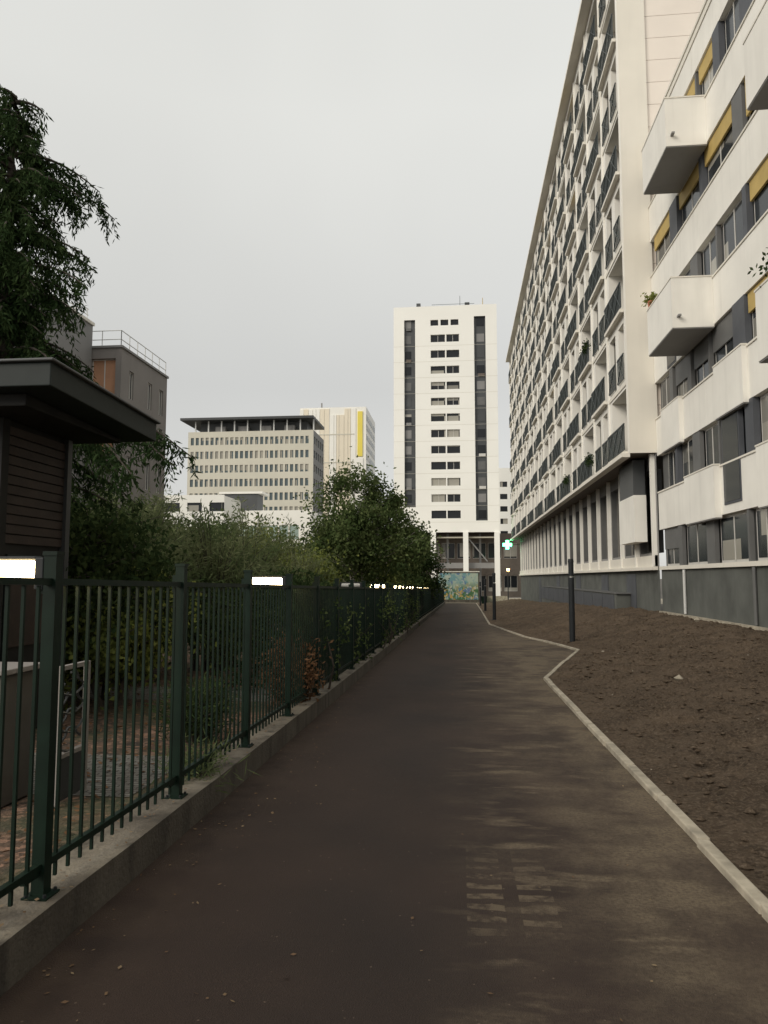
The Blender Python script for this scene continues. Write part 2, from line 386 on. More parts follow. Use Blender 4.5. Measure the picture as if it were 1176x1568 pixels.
# ------------------------------------------------------------------ fence
FX=-1.93; ff=empty('metal_bar_fence',(FX,3.3,0))
posts=[3.36+1.64*i for i in range(-5,53)]
mb=MB(); mbb=MB()
for i,Y in enumerate(posts):
    z0=p(Y)+.2; s=.031
    mb.box(FX-s,FX+s,Y-s,Y+s,z0-.012,z0+1.56,m_fence); mb.box(FX-s-.005,FX+s+.005,Y-s-.005,Y+s+.005,z0+1.56,z0+1.58,m_fence)
    mb.box(FX-.06,FX+.06,Y-.06,Y+.06,z0-.01,z0+.010,m_fence)
    mb.box(FX-.012,FX+.012,Y-.15,Y-s,z0+.10,z0+.15,m_fence)
    mb.box(FX-s-.03,FX-s,Y-.01,Y+.02,z0+1.38,z0+1.5,m_fence)
    for (dx,dy) in ((.045,.045),(-.045,-.045),(.045,-.045)): mb.tube([(FX+dx,Y+dy,z0+.010),(FX+dx,Y+dy,z0+.024)],[.008,.008],m_metal,6)
    if i<len(posts)-1:
        Y2=posts[i+1]; za=p(Y)+.2; zc=p(Y2)+.2
        for h in (.12,1.42):
            mbb.hexa([(FX-.016,Y+s,za+h),(FX+.016,Y+s,za+h),(FX+.016,Y2-s,zc+h),(FX-.016,Y2-s,zc+h),
                      (FX-.016,Y+s,za+h+.032),(FX+.016,Y+s,za+h+.032),(FX+.016,Y2-s,zc+h+.032),(FX-.016,Y2-s,zc+h+.032)],m_fence)
        nb=14
        for q in range(1,nb):
            yy=Y+(Y2-Y)*q/nb; zz=p(yy)+.2
            mbb.box(FX-.0075,FX+.0075,yy-.0075,yy+.0075,zz+.05,zz+1.418,m_fence)
mb.build('posts',ff); mbb.build('bars_and_rails',ff)
for k,ix in enumerate((0,3,7,10,14,18,22,27,33)):
    Y=3.36+1.64*ix; z=p(Y)+1.69
    e=empty('fence_tube_lamp' ,(FX,Y,z))
    mb=MB(); mb.box(FX-.075,FX-.032,Y-.035,Y+.035,z-.09,z+.06,m_metal)
    mb.box(FX-.46,FX-.075,Y-.03,Y+.03,z+.052,z+.066,m_metal); mb.box(FX-.48,FX-.46,Y-.045,Y+.045,z-.06,z+.066,m_metal)
    mb.build('housing',e,bevel=.004)
    mb=MB(); mb.tube([(FX-.076,Y,z),(FX-.10,Y,z),(FX-.435,Y,z),(FX-.459,Y,z)],[.032,.046,.046,.032],m_lamp if k!=2 else m_alu,16); mb.build('tube',e,True)

# ------------------------------------------------------------------ residential slab (A)
XA=6.02; Y0=26.6; Y1=86.; ZB=6.0; ZT=26.8
A=empty('apartment_slab_building',(XA,Y0,0))
mb=MB(); ops=[]; nb=18; bw=(Y1-Y0)/nb; sh=2.6
rails=[]
for i in range(nb):
    for j in range(8):
        u0=i*bw; v0=ZB+j*sh
        if (i+j)%2==0:
            ops.append((u0+.22,u0+bw-.45,v0+.12,v0+2.42,1.0,m_glassd,m_dframe)); rails.append((u0+.1,u0+bw-.33,v0,.16))
        else:
            ops.append((u0+.45,u0+1.35,v0+.15,v0+2.3,.6,m_glassd,None)); rails.append((u0+.4,u0+1.4,v0+.05,.05))
            ops.append((u0+1.9,u0+2.95,v0+.15,v0+2.3,.22,m_glassd,m_dframe)); rails.append((u0+1.85,u0+3.0,v0+.05,.05))
grid_wall(mb,(XA,Y0,0),(0,1,0),(-1,0,0),0,Y1-Y0,ZB,ZT+.1,ops,m_white)
mb.quad((XA,Y1,ZB),(18,Y1,ZB),(18,Y1,ZT),(XA,Y1,ZT),m_white)
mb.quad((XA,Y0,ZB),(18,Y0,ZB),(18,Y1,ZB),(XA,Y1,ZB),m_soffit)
mb.quad((XA,Y0,ZB),(7.0,Y0,ZB),(7.0,Y0,ZT+.1),(XA,Y0,ZT+.1),m_cream)
mb.quad((7.0,Y0,ZB),(7.0,Y0+.15,ZB),(7.0,Y0+.15,ZT+.1),(7.0,Y0,ZT+.1),m_cream)
z=ZB
while z<ZT-.1:
    for xa,xb in ((7.0,9.7),(9.72,12.4),(12.42,15.1),(15.12,18)):
        mb.box(xa+.003,xb,Y0+.10,Y0+.14,z,z+.85,m_pink)
    z+=.867
mb.quad((7.0,Y0+.15,ZB),(18,Y0+.15,ZB),(18,Y0+.15,ZT),(7.0,Y0+.15,ZT),m_lgrey)
mb.build('walls_and_windows',A)
mb=MB()
for i in range(nb+1):
    y=Y0+i*bw
    mb.box(XA-.06,XA-.002,y-.07+(.07 if i==0 else 0),y+.07,ZB+.01,ZT,m_white)
for j in range(8):
    mb.box(XA-.035,XA-.003,Y0+.12,Y1-.1,ZB+j*sh-.08,ZB+j*sh+.06,m_cream)
mb.box(XA-.30,XA-.004,Y0+.002,Y1,ZB-.14,ZB-.004,m_cream)
mb.build('ribs',A)
mb=MB()
mb.box(XA-.45,18,Y0-.1,Y1+.3,ZT+.12,ZT+.30,m_cream); mb.box(XA-.2,17.8,Y0+.1,Y1,ZT+.31,ZT+.72,m_grey); mb.box(XA-.32,18,Y0,Y1+.1,ZT+.73,ZT+.83,m_cream)
mb.build('roof_cornice',A)
mb=MB()
for (a,b,v,pr) in rails:
    xo=XA-pr; ya,yb=Y0+a,Y0+b
    if pr>.1:
        mb.box(xo-.04,XA-.04,ya,yb,v-.03,v+.09,m_cream)
    mb.box(xo-.02,xo+.02,ya,yb,v+1.05,v+1.10,m_rail); mb.box(xo-.015,xo+.015,ya,yb,v+.14,v+.17,m_rail)
    n=int((yb-ya)/.15)
    for q in range(n+1):
        yy=ya+(yb-ya-.02)*q/n; mb.box(xo-.012,xo+.012,yy,yy+.026,v+.17,v+1.05,m_rail)
    for (za,zc) in ((.17,1.05),(1.05,.17)):
        m2=max(1,int((yb-ya)/.9))
        for q in range(m2):
            c0=ya+(yb-ya)*q/m2; c1=ya+(yb-ya)*(q+1)/m2
            mb.tube([(xo-.02,c0,v+za),(xo-.02,c1,v+zc)],[.016,.016],m_rail,4,False)
    if pr>.1 and ya<60:
        c=random.random()
        if c<.22: mb.box(xo+.03,xo+.05,ya+.1,yb-.1,v+.2,v+1.0,random.choice([m_grey,m_alu,m_bluegrey]))
        if c>.62: mb.box(XA+.35,XA+.42,ya+.3,yb-random.uniform(.6,1.8),v+.2,v+2.2,random.choice([m_bluegrey,m_alu,m_yel,m_grey]))
mb.build('balcony_railings',A)
FP=[];FD=[]
for (x,y,z) in ((XA-.2,Y0+7.2,ZB+2.6*2+.9),(XA-.2,Y0+7.0,ZB+.85),(XA-.2,Y0+14,ZB+.85)):
    q=RNG.normal(size=(200,3))*np.array([.08,.28,.12])+np.array([x,y,z]); FP.append(q); FD.append(RNG.normal(size=(200,3)))
leaf_mesh('balcony_plants',np.concatenate(FP),np.concatenate(FD),.12,.06,lf_dark,A)
mb=MB(); XG=6.9; ops=[]; L=Y1-Y0
y=0.5
while y<L-2.6:
    ops.append((y,y+2.15,2.5,5.5,.3,m_glassd,m_dframe,m_grey)); y+=2.6
grid_wall(mb,(XG,Y0,0),(0,1,0),(-1,0,0),0,L,2.0,ZB,ops,m_lgrey)
y=0.27
while y<L:
    mb.box(XG-.16,XG-.003,Y0+y-.07,Y0+y+.07,2.01,ZB-.01,m_white); y+=2.6
mb.box(XG-.2,XG-.005,Y0+.2,Y1,1.88,2.0,m_cream); mb.box(XG-.1,XG-.004,Y0+.2,Y1,2.001,2.4,m_cream)
mb.quad((XG,Y0,-2),(XG,Y1,-2),(XG,Y1,2),(XG,Y0,2),m_base)
mb.quad((XG,Y1,-2),(18,Y1,-2),(18,Y1,ZB),(XG,Y1,ZB),m_base)
mb.box(6.3,6.74,Y0+.9,Y0+3.4,2.9,4.6,m_white); mb.box(6.32,6.74,Y0+1.,Y0+3.3,4.61,5.9,m_dgrey)
for y in (3.5,9,17,26,38): mb.box(XG-.03,XG-.003,Y0+y,Y0+y+1.6,-.6,1.75,m_bluegrey)
mb.build('ground_floor',A)
mb=MB()
mb.box(6.3,6.86,31,58,-1.6,.95,m_base); mb.box(6.26,6.87,30.9,58.1,.953,1.0,m_grey)
y=31.4
while y<57: mb.box(6.27,6.298,y,y+2.4,.1,.9,m_bluegrey); y+=2.5
mb.build('basement_ramp_wall',A)

# ------------------------------------------------------------------ nearer wing (B)
XB=6.93; YB0=-9.; YB1=26.59
B=empty('apartment_wing_building',(XB,YB0,0))
mb=MB(); sills=[2.0+2.6*i for i in range(6)]; LB=YB1-YB0
REC=.20
rnd=random.Random(11)
for i,s in enumerate(sills):
    top=s+1.27
    nxt=(s+2.6) if i<5 else 17.4
    y=YB1-.001
    while y>YB0:
        ya=max(YB0,y-5.2); mb.box(XB,XB+.6,ya+.006,y-.006,top,nxt,m_white); y-=5.2
    mb.box(XB-.03,XB-.002,YB0,YB1-.01,nxt-.05 if i<5 else 17.2,nxt-.002,m_cream)
    y=YB1-.35-(i%2)*.5
    mb.quad((XB+REC,YB0,s),(XB+REC,YB1,s),(XB+REC,YB1,top),(XB+REC,YB0,top),m_grey)
    while y>YB0+2:
        w=rnd.choice([1.3,1.7,2.1]); kind=rnd.random()
        x=XB+REC
        a,b=y-w,y
        mb.box(x-.05,x-.003,a,b,s+.002,top-.003,m_alu)
        half=(a+b)/2
        for (c,d) in ((a+.07,half-.035),(half+.035,b-.07)):
            mb.box(x-.062,x-.052,c,d,s+.08,top-.08,m_glass)
        mb.box(x-.075,x-.063,half-.02,half+.02,s+.05,top-.05,m_alu)
        if (i>=2 and kind<.55) or (i>=1 and kind<.1): mb.box(x-.14,x-.08,a+.01,b-.01,top-(.5 if kind<.25 else .95),top-.01,m_yel)
        elif kind>.85: mb.box(x-.12,x-.08,a+.01,b-.01,top-.7,top-.01,m_grey)
        y-=w
        gw=rnd.choice([.35,.6,.9]); 
        if rnd.random()<.35: mb.box(XB-.01,XB+.15,y-gw+.05,y-.05,s,top,m_bluegrey)
        else: mb.box(XB+.02,XB+.14,y-gw+.12,y-.12,s,top,m_grey)
        y-=gw
def boxbal(ya,yb,s,dep,m=m_white):
    b0=s-1.4; x=XB-dep
    mb.box(x,x+.10,ya,yb,b0,s,m); mb.box(x+.10,XB-.002,ya,ya+.10,b0,s-.003,m); mb.box(x+.10,XB-.002,yb-.1,yb,b0,s-.003,m)
    mb.box(x+.10,XB-.002,ya+.1,yb-.1,b0+.05,b0+.2,m_cream)
    mb.box(x+.015,XB-.002,ya+.015,yb-.015,b0-.03,b0-.002,m_lgrey)
    mb.box(x-.015,XB-.002,ya-.015,yb+.015,s+.001,s+.04,m_cream)
    if dep>.5: mb.box(x+.12,x+.2,ya-.16,ya-.001,b0+.28,b0+.33,m_lgrey)
for s in (15.,9.8): boxbal(20.35,22.95,s,1.1)
for s in (17.6-5.2*1,12.4-5.2): boxbal(12.2,14.8,s,1.1); boxbal(1,3.6,s,1.1)
for s in (15.,9.8): boxbal(6.5,9.1,s,1.1)
boxbal(20.35,22.95,4.6,.18); boxbal(18.2,20.2,7.2,.14); boxbal(23.4,25.4,7.2,.14)
boxbal(14.9,17.6,4.6,.14)
for (ya,yb,z0,z1) in ((18.9,20.1,3.5,5.9),(23.9,24.9,8.5,11.0)):
    mb.box(XB-.02,XB+.1,ya,yb,z0,z1,m_bluegrey); mb.box(XB-.028,XB-.021,ya+.06,yb-.06,z0+.06,z1-.06,m_glass)
mb.box(XB-.05,XB+.05,YB0,YB1,1.88,1.998,m_cream)
mb.quad((XB+.03,YB0,-1.5),(XB+.03,YB1,-1.5),(XB+.03,YB1,1.88),(XB+.03,YB0,1.88),m_base)
mb.box(XB-.10,XB+.02,YB0,YB1,-.5,.47,m_kerb)
shell(mb,XB+.21,18,YB0,YB1,-1.5,17.3,m_white,front=True,left=False)
mb.build('walls_and_windows',B)
mb=MB(); mb.box(XB-.06,18.1,YB0-.05,YB1-.02,17.402,17.5,m_cream); mb.build('roof_edge',B)
mb=MB()
for y in (23.8,18.3,12.1):
    mb.tube([(XB-.03,y,.5),(XB-.03,y,1.86)],[.045,.045],m_railw if y>20 else m_grey,8)
mb.build('downpipes',B)
e=empty('terracotta_flower_pot',(5.95,22.7,9.8)); mb=MB(); mb.tube([(5.92,22.75,9.84),(5.92,22.75,10.05)],[.09,.13],m_terra,10); mb.build('pot',e,True)
q=RNG.normal(size=(200,3))*np.array([.1,.1,.08])+np.array([5.92,22.75,10.12]); leaf_mesh('plant',q,RNG.normal(size=(200,3)),.12,.05,lf_yel,e)
e=empty('balcony_shrub',(5.9,12.6,7.2)); q=RNG.normal(size=(200,3))*np.array([.12,.35,.14])+np.array([5.95,13.9,7.45]); leaf_mesh('leaves',q,RNG.normal(size=(200,3)),.12,.06,lf_dark,e)

# ------------------------------------------------------------------ tower
TY=122.; T=empty('white_tower_block',(-2,TY,-1.5)); mb=MB()
X0,X1=-10.85,6.5; ops=[]
ops.append((-9.05-X0,-7.2-X0,15.5-2.2,45.2,.45,m_dgrey,None,m_dgrey)); ops.append((2.7-X0,4.6-X0,11.0,45.5,.45,m_dgrey,None,m_dgrey))
for k in range(13):
    zc=12.05+2.713*k
    if k<12: ops.append((-4.6-X0,-2.15-X0,zc-.65,zc+.65,.25,m_glassd,m_alu if k%3 else None)); ops.append((-1.95-X0,.2-X0,zc-.65,zc+.65,.25,m_glassd,m_alu if k%2 else None))
    else:
        for a in (-4.6,-2.9,-1.2): ops.append((a-X0,a+1.3-X0,zc-.5,zc+.5,.25,m_glassd,None))
lb=grid_wall(mb,(X0,TY,0),(1,0,0),(0,-1,0),0,X1-X0,9.1,47.1,ops,m_twhite)
rt=random.Random(3)
for k in range(13):
    zc=12.05+2.713*k
    for (a,b) in ((-8.95,-7.9),(3.1,4.4)):
        if a<0 and k<1: continue
        m=rt.choice([m_glassd,m_glassd,m_dgrey,m_grey,m_lgrey]); lb(a-X0,b-X0,zc-.7,zc+.7,-.44,-.40,m)
        if rt.random()<.35: lb(a+.2-X0,b-X0,zc-1.2,zc-.75,-.43,-.2,rt.choice([m_lgrey,m_alu,m_grey,m_soffit]))
for k in range(12):
    zc=12.05+2.713*k-1.0
    lb(.0,X1-X0,zc-.29,zc-.26,.0,.012,m_office)
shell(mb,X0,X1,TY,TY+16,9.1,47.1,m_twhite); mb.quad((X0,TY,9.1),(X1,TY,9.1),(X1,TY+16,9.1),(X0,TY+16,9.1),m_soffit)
mb.build('walls_and_windows',T)
mb=MB()
mb.box(X0,X1,TY,TY+.3,47.1,47.5,m_twhite); mb.box(-8,-2,TY+5,TY+9,47.1,48.2,m_lgrey)
mb.box(-7,-6.3,TY+.6,TY+1.4,47.5,48.3,m_dgrey); mb.box(1.2,2,TY+.6,TY+1.4,47.5,48.2,m_dgrey)
mb.tube([(.4,TY+3,47),(.4,TY+3,50.3)],[.05,.04],m_rail,5); mb.tube([(4.3,TY+3,47),(4.3,TY+3,49.8)],[.09,.05],m_yel,5)
mb.box(-4.4,2.8,TY+.5,TY+.55,47.9,47.95,m_rail)
mb.build('roof_equipment',T)
mb=MB()
for x in (-10.3,-4.75,.55,5.65):
    mb.box(x,x+.85,TY-.25,TY+.8,-1.6,9.098,m_twhite)
mb.box(X0,X1,TY+.9,TY+1.1,3.2,4.1,m_lgrey); mb.box(X0,X1,TY+.9,TY+3.0,8.2,8.4,m_office)
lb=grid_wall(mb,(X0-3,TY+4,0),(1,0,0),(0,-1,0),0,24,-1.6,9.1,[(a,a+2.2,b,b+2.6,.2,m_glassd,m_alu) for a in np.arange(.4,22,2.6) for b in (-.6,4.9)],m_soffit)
for x in (-7.6,-2.2,3.2): mb.box(x,x+.35,TY+2.4,TY+2.8,-1.6,9,m_lgrey)
mb.tube([(1.5,TY+.6,8),(4.5,TY+.6,4.3)],[.12,.12],m_lgrey,6)
mb.build('pilotis_and_ground_floor',T)
e=empty('white_background_building',(10,165,0)); mb=MB()
ops=[(a,a+1.6,z,z+1.2,.2,m_glassd,None) for a in np.arange(.8,11,2.3) for z in np.arange(2.5,24,2.75)]
grid_wall(mb,(8.2,165,0),(1,0,0),(0,-1,0),0,13,-1.6,26,ops,m_twhite); shell(mb,8.2,21.2,165,178,-1.6,26,m_twhite); mb.build('walls',e)

# ------------------------------------------------------------------ office building
e=empty('office_building',(-52,180,0)); mb=MB()
ops=[]
for r in range(8):
    zc=36.2-3.55*r
    for a in np.arange(.7,31.4,1.29): ops.append((a,a+.82,zc-1.0,zc+.9,.22,m_glasso,None))
grid_wall(mb,(-68.6,180,0),(1,0,0),(0,-1,0),0,32.4,-1.6,38.6,ops,m_office)
ops=[]
for r in range(8):
    zc=36.2-3.55*r
    for a in np.arange(.9,12,2.6): ops.append((a,a+1.7,zc-1.0,zc+.9,.2,m_glasso,None))
grid_wall(mb,(-36.2,180,0),(0,1,0),(1,0,0),0,14,-1.6,38.6,ops,m_lgrey)
shell(mb,-68.6,-36.2,180,194,-1.6,38.6,m_office,right=False)
mb.build('walls_and_windows',e)
mb=MB(); mb.box(-66.5,-38.5,183,192,38.6,41.4,m_dgrey); mb.box(-70.3,-36.0,178.6,194,41.4,42.0,m_roofd)
for a in np.arange(-67,-36,3.4): mb.box(a,a+.3,180.3,180.6,38.6,41.4,m_railw)
for a in np.arange(-62,-40,6.0): mb.box(a,a+2.6,181.5,183,38.6,40.2,m_lgrey)
mb.build('canopy_roof',e)
e=empty('yellow_and_white_building',(-40,230,0)); mb=MB()
shell(mb,-50.7,-29.3,230,255,-1.6,56,m_brightw,front=True)
x=-50.7; r=random.Random(5)
while x<-34:
    w=r.uniform(.5,1.6); mb.box(x,x+w,229.8,229.998,18,55.5-(2 if r.random()<.3 else 0),r.choice([m_brightw,m_cream2,m_brightw,m_brightw])); x+=w+.15
mb.box(-32.0,-30.4,229.7,229.998,40,54.5,m_yellow); mb.box(-33,-30.2,229.75,229.996,10,39.5,m_brightw)
for y in np.arange(231,254,3.): 
    for z in np.arange(20,54,3.2): mb.box(-29.298,-29.2,y,y+1.6,z,z+1.7,m_glasso)
mb.box(-48,-36,236,246,56,57.4,m_lgrey); mb.box(-45,-44.6,236,236.4,57.4,59,m_lgrey)
for z in (38,47): mb.box(-50.7,-33,229.72,229.79,z,z+.35,m_office)
mb.build('walls_and_cladding',e)
e=empty('low_glazed_building',(-36,135,0)); mb=MB()
ops=[(a,a+1.7,8.8,11.4,.15,m_green_gl,None) for a in np.arange(.5,22,2.0)]+[(a,a+1.7,3.,7,.15,m_glasso,None) for a in np.arange(.5,22,2.0)]
grid_wall(mb,(-52,135,0),(1,0,0),(0,-1,0),0,24.6,-1.6,14.2,ops,m_brightw); shell(mb,-52,-27.4,135,150,-1.6,14.2,m_brightw)
mb.box(-45,-38,136,140,14.2,17.5,m_dgrey); mb.box(-45.4,-37,135.7,141,17.5,17.9,m_brightw)
mb.build('walls',e)
e=empty('low_white_building',(-60,110,0)); mb=MB()
ops=[(a,a+2.4,z,z+1.4,.2,m_glassd,None) for a in np.arange(1,20,3.6) for z in (4,8,12)]
grid_wall(mb,(-58,112,0),(1,0,0),(0,-1,0),0,21,-1.6,14.6,ops,m_brightw); shell(mb,-58,-37,112,122,-1.6,14.6,m_brightw); mb.build('walls',e)

# ------------------------------------------------------------------ left residential blocks
e=empty('grey_apartment_block',(-27,46,0)); mb=MB()
ops=[]
for z in np.arange(2.0,15,2.9):
    for a in (1.2,4.2,6.2): ops.append((a,a+.7,z,z+1.9,.15,m_glassd,m_alu))
grid_wall(mb,(-22,45.5,0),(0,1,0),(1,0,0),0,7.6,-1.6,16.7,ops,m_taupe)
grid_wall(mb,(-30,45.5,0),(1,0,0),(0,-1,0),0,8,-1.6,16.7,[(5.9,7.6,13.1,16.0,.3,m_orange,m_alu),(5.9,7.6,9.6,12.4,.6,m_orange,m_alu),(2,4,9.6,12,.3,m_glassd,m_alu)],m_taupe)
shell(mb,-30,-22,45.5,53.1,-1.6,16.7,m_taupe,left=True,right=False,front=False); mb.box(-30.1,-21.9,45.4,53.2,16.7,16.85,m_lgrey)
for (a,b) in (((-22.1,45.6),(-22.1,53)),((-30,45.6),(-22.1,45.6))):
    a=Vector((*a,0)); b=Vector((*b,0))
    for h in (17.3,17.9): mb.tube([a+Vector((0,0,h)),b+Vector((0,0,h))],[.03,.03],m_railw,5)
    for q in range(7):
        c=a.lerp(b,q/6); mb.tube([c+Vector((0,0,16.8)),c+Vector((0,0,17.9))],[.03,.03],m_railw,5)
mb.build('walls_and_roof_railing',e)
e=empty('grey_terrace_block',(-30,30,0)); mb=MB()
ops=[]
for z in np.arange(2.0,15.5,2.9):
    for a in np.arange(1,22,3.4): ops.append((a,a+1.6,z,z+1.5,.15,m_glassd,m_alu))
grid_wall(mb,(-24,20,0),(0,1,0),(1,0,0),0,25.4,-1.6,18.2,ops,m_lgrey)
shell(mb,-34,-24,20,45.4,-1.6,18.2,m_lgrey,front=True,right=False); mb.box(-34.1,-23.9,19.9,45.48,18.2,18.4,m_cream)
for h in (18.9,19.3): mb.tube([(-24.3,20,h),(-24.3,45.3,h)],[.03,.03],m_railw,5)
for q in range(18): mb.tube([(-24.3,20+q*1.48,18.3),(-24.3,20+q*1.48,19.3)],[.03,.03],m_railw,5)
mb.build('walls_and_roof_railing',e)

# ------------------------------------------------------------------ hut
e=empty('guard_hut',(-5.5,7.5,0)); mb=MB(); g=p(7)+.1
hx=-4.55; hy=8.1
mb.box(-8.5,hx,6.85,hy,g,3.2,m_hutw)
z=1.95
while z<3.1:
    mb.box(hx,hx+.03,6.9,hy,z,z+.085,m_wood); mb.box(-8.5,hx,6.81,6.85,z,z+.085,m_wood); z+=.1
mb.box(hx,hx+.06,6.80,6.92,g,3.19,m_hutw); mb.box(hx,hx+.07,hy-.08,hy+.01,g,3.19,m_roofd)
mb.box(-7.6,-5.2,6.80,6.845,.9,1.75,m_glassd); mb.box(-7.7,-5.1,6.79,6.80,1.76,1.84,m_wood)
mb.box(hx,hx+.02,7.05,7.95,.9,1.75,m_wood); mb.box(hx,hx+.04,7.0,8.0,1.76,1.84,m_hutroof); mb.box(hx,hx+.04,6.98,7.04,g,1.76,m_hutroof)
mb.build('walls',e)
mb=MB()
rx=-3.66; ry0=6.2; ry1=8.55
mb.hexa([(-9,ry0,3.33),(rx,ry0,3.33),(rx,ry1,3.25),(-9,ry1,3.25),(-9,ry0,3.55),(rx,ry0,3.55),(rx,ry1,3.47),(-9,ry1,3.47)],m_hutroof)
mb.hexa([(-9,ry0+.2,3.20),(rx-.35,ry0+.2,3.20),(rx-.35,ry1-.2,3.20),(-9,ry1-.2,3.20),(-9,ry0+.2,3.326),(rx-.35,ry0+.2,3.32),(rx-.35,ry1-.2,3.25),(-9,ry1-.2,3.25)],m_hutw)
mb.hexa([(-9,ry0-.04,3.552),(rx+.04,ry0-.04,3.552),(rx+.04,ry1+.04,3.472),(-9,ry1+.04,3.472),(-9,ry0-.04,3.58),(rx+.04,ry0-.04,3.58),(rx+.04,ry1+.04,3.50),(-9,ry1+.04,3.50)],m_dgrey)
mb.build('roof',e,bevel=.01)

e=empty('utility_cabinet',(-3.6,4.9,0)); mb=MB(); g=p(4.4)+.1
mb.box(-4.8,-3.14,4.9,5.3,g,g+.9,m_cab); mb.box(-4.85,-3.10,4.85,5.35,g+.902,g+.94,m_taupe)
mb.box(-4.7,-4.0,4.885,4.898,g+.05,g+.85,m_cab); mb.box(-3.95,-3.22,4.885,4.898,g+.05,g+.85,m_cab)
mb.build('body',e,bevel=.01)
e=empty('ornamental_gate_panel',(-2.8,5.1,0)); mb=MB(); gx=-2.8
for (a,b) in ((4.98,5.01),(5.38,5.41)): mb.box(gx-.02,gx+.02,a,b,.03,.98,m_taupe)
mb.box(gx-.02,gx+.02,5.01,5.38,.95,.98,m_taupe); mb.box(gx-.02,gx+.02,5.01,5.38,.34,.37,m_taupe); mb.box(gx-.015,gx+.015,5.01,5.38,.05,.34,m_roofd)
for q in range(4):
    c=Vector((gx,5.19,.45+.13*q)); mb.tube([c+Vector((0,.13*math.cos(t)*(1-.4*math.sin(3*t)),.07*math.sin(t)*1.2)) for t in np.linspace(q,q+5,12)],[.009]*12,m_roofd,5)
mb.build('frame_and_scrolls',e)

# ------------------------------------------------------------------ lamp columns
def lampcol(X,Y,h,r=.085):
    z=soilz(X,Y)-.03; e=empty('path_light_column',(X,Y,z)); mb=MB()
    mb.tube([(X,Y,z),(X,Y,z+.04)],[r*1.7,r*1.7],m_metal,14); mb.tube([(X,Y,z+.04),(X,Y,z+h*.78)],[r,r],m_metal,14)
    mb.tube([(X,Y,z+h*.78),(X,Y,z+h*.80)],[r*.5,r*.5],m_alu,12); mb.tube([(X,Y,z+h*.80),(X,Y,z+h*.96)],[r*.92,r*.92],m_metal,14)
    mb.tube([(X,Y,z+h*.96),(X,Y,z+h)],[r*1.05,r*.9],m_metal,14); mb.build('column',e)
lampcol(3.28,22.5,2.5); lampcol(1.75,39,2.45,.09); lampcol(1.85,56,2.4,.09); lampcol(2.0,75,2.4,.09)

# ------------------------------------------------------------------ far end
e=empty('mural_wall',(0,94,0)); mb=MB(); mb.box(-2.9,2.4,94,94.3,-1.55,2.35,m_conc); mb.box(-2.75,2.25,93.97,93.998,-1.1,2.2,m_mural); mb.box(-2.95,2.45,93.95,94.35,2.352,2.45,m_cream); mb.build('wall',e)
mb=MB()
for k in range(6): mb.box(3.0,5.6,88+k*.35,88.35+k*.35,-1.6,-1.4+k*.17,m_kerb)
mb.box(2.8,2.98,86,92,-1.6,-.2,m_conc); mb.build('concrete_steps')
mb=MB(); mb.quad((-30,92,-1.495),(30,92,-1.495),(30,118,-1.49),(-30,118,-1.49),m_kerb); mb.build('far_pavement')
e=empty('pharmacy_cross_sign',(5.3,85,5.6)); mb=MB(); c=(5.35,84.7,5.35)
mb.box(c[0]-.18,c[0]+.18,c[1]-.08,c[1]+.08,c[2]-.5,c[2]+.5,m_greenl); mb.box(c[0]-.5,c[0]-.181,c[1]-.08,c[1]+.08,c[2]-.17,c[2]+.17,m_greenl); mb.box(c[0]+.181,c[0]+.5,c[1]-.08,c[1]+.08,c[2]-.17,c[2]+.17,m_greenl)
mb.box(c[0]+.5,6.9,c[1]-.03,c[1]+.03,c[2]-.03,c[2]+.03,m_metal); mb.build('cross',e)
e=empty('street_lamp',(5.2,92,-1.5)); mb=MB(); mb.tube([(5.9,93,-1.5),(5.9,93,2.6),(5.9,92.6,2.75)],[.07,.05,.04],m_metal,8); mb.tube([(5.9,92.6,2.45),(5.9,92.6,2.75)],[.16,.2],m_orangel,10); mb.build('mast_and_lantern',e)
e=empty('green_waste_bin',(3,84,-1.5)); mb=MB(); mb.hexa([(2.4,84,-1.4),(2.9,84,-1.4),(2.9,84.5,-1.4),(2.4,84.5,-1.4),(2.3,83.95,-.5),(3.0,83.95,-.5),(3.0,84.55,-.5),(2.3,84.55,-.5)],m_fence); mb.box(2.28,3.02,83.9,84.6,-.498,-.42,m_fence); mb.build('bin',e,bevel=.02)

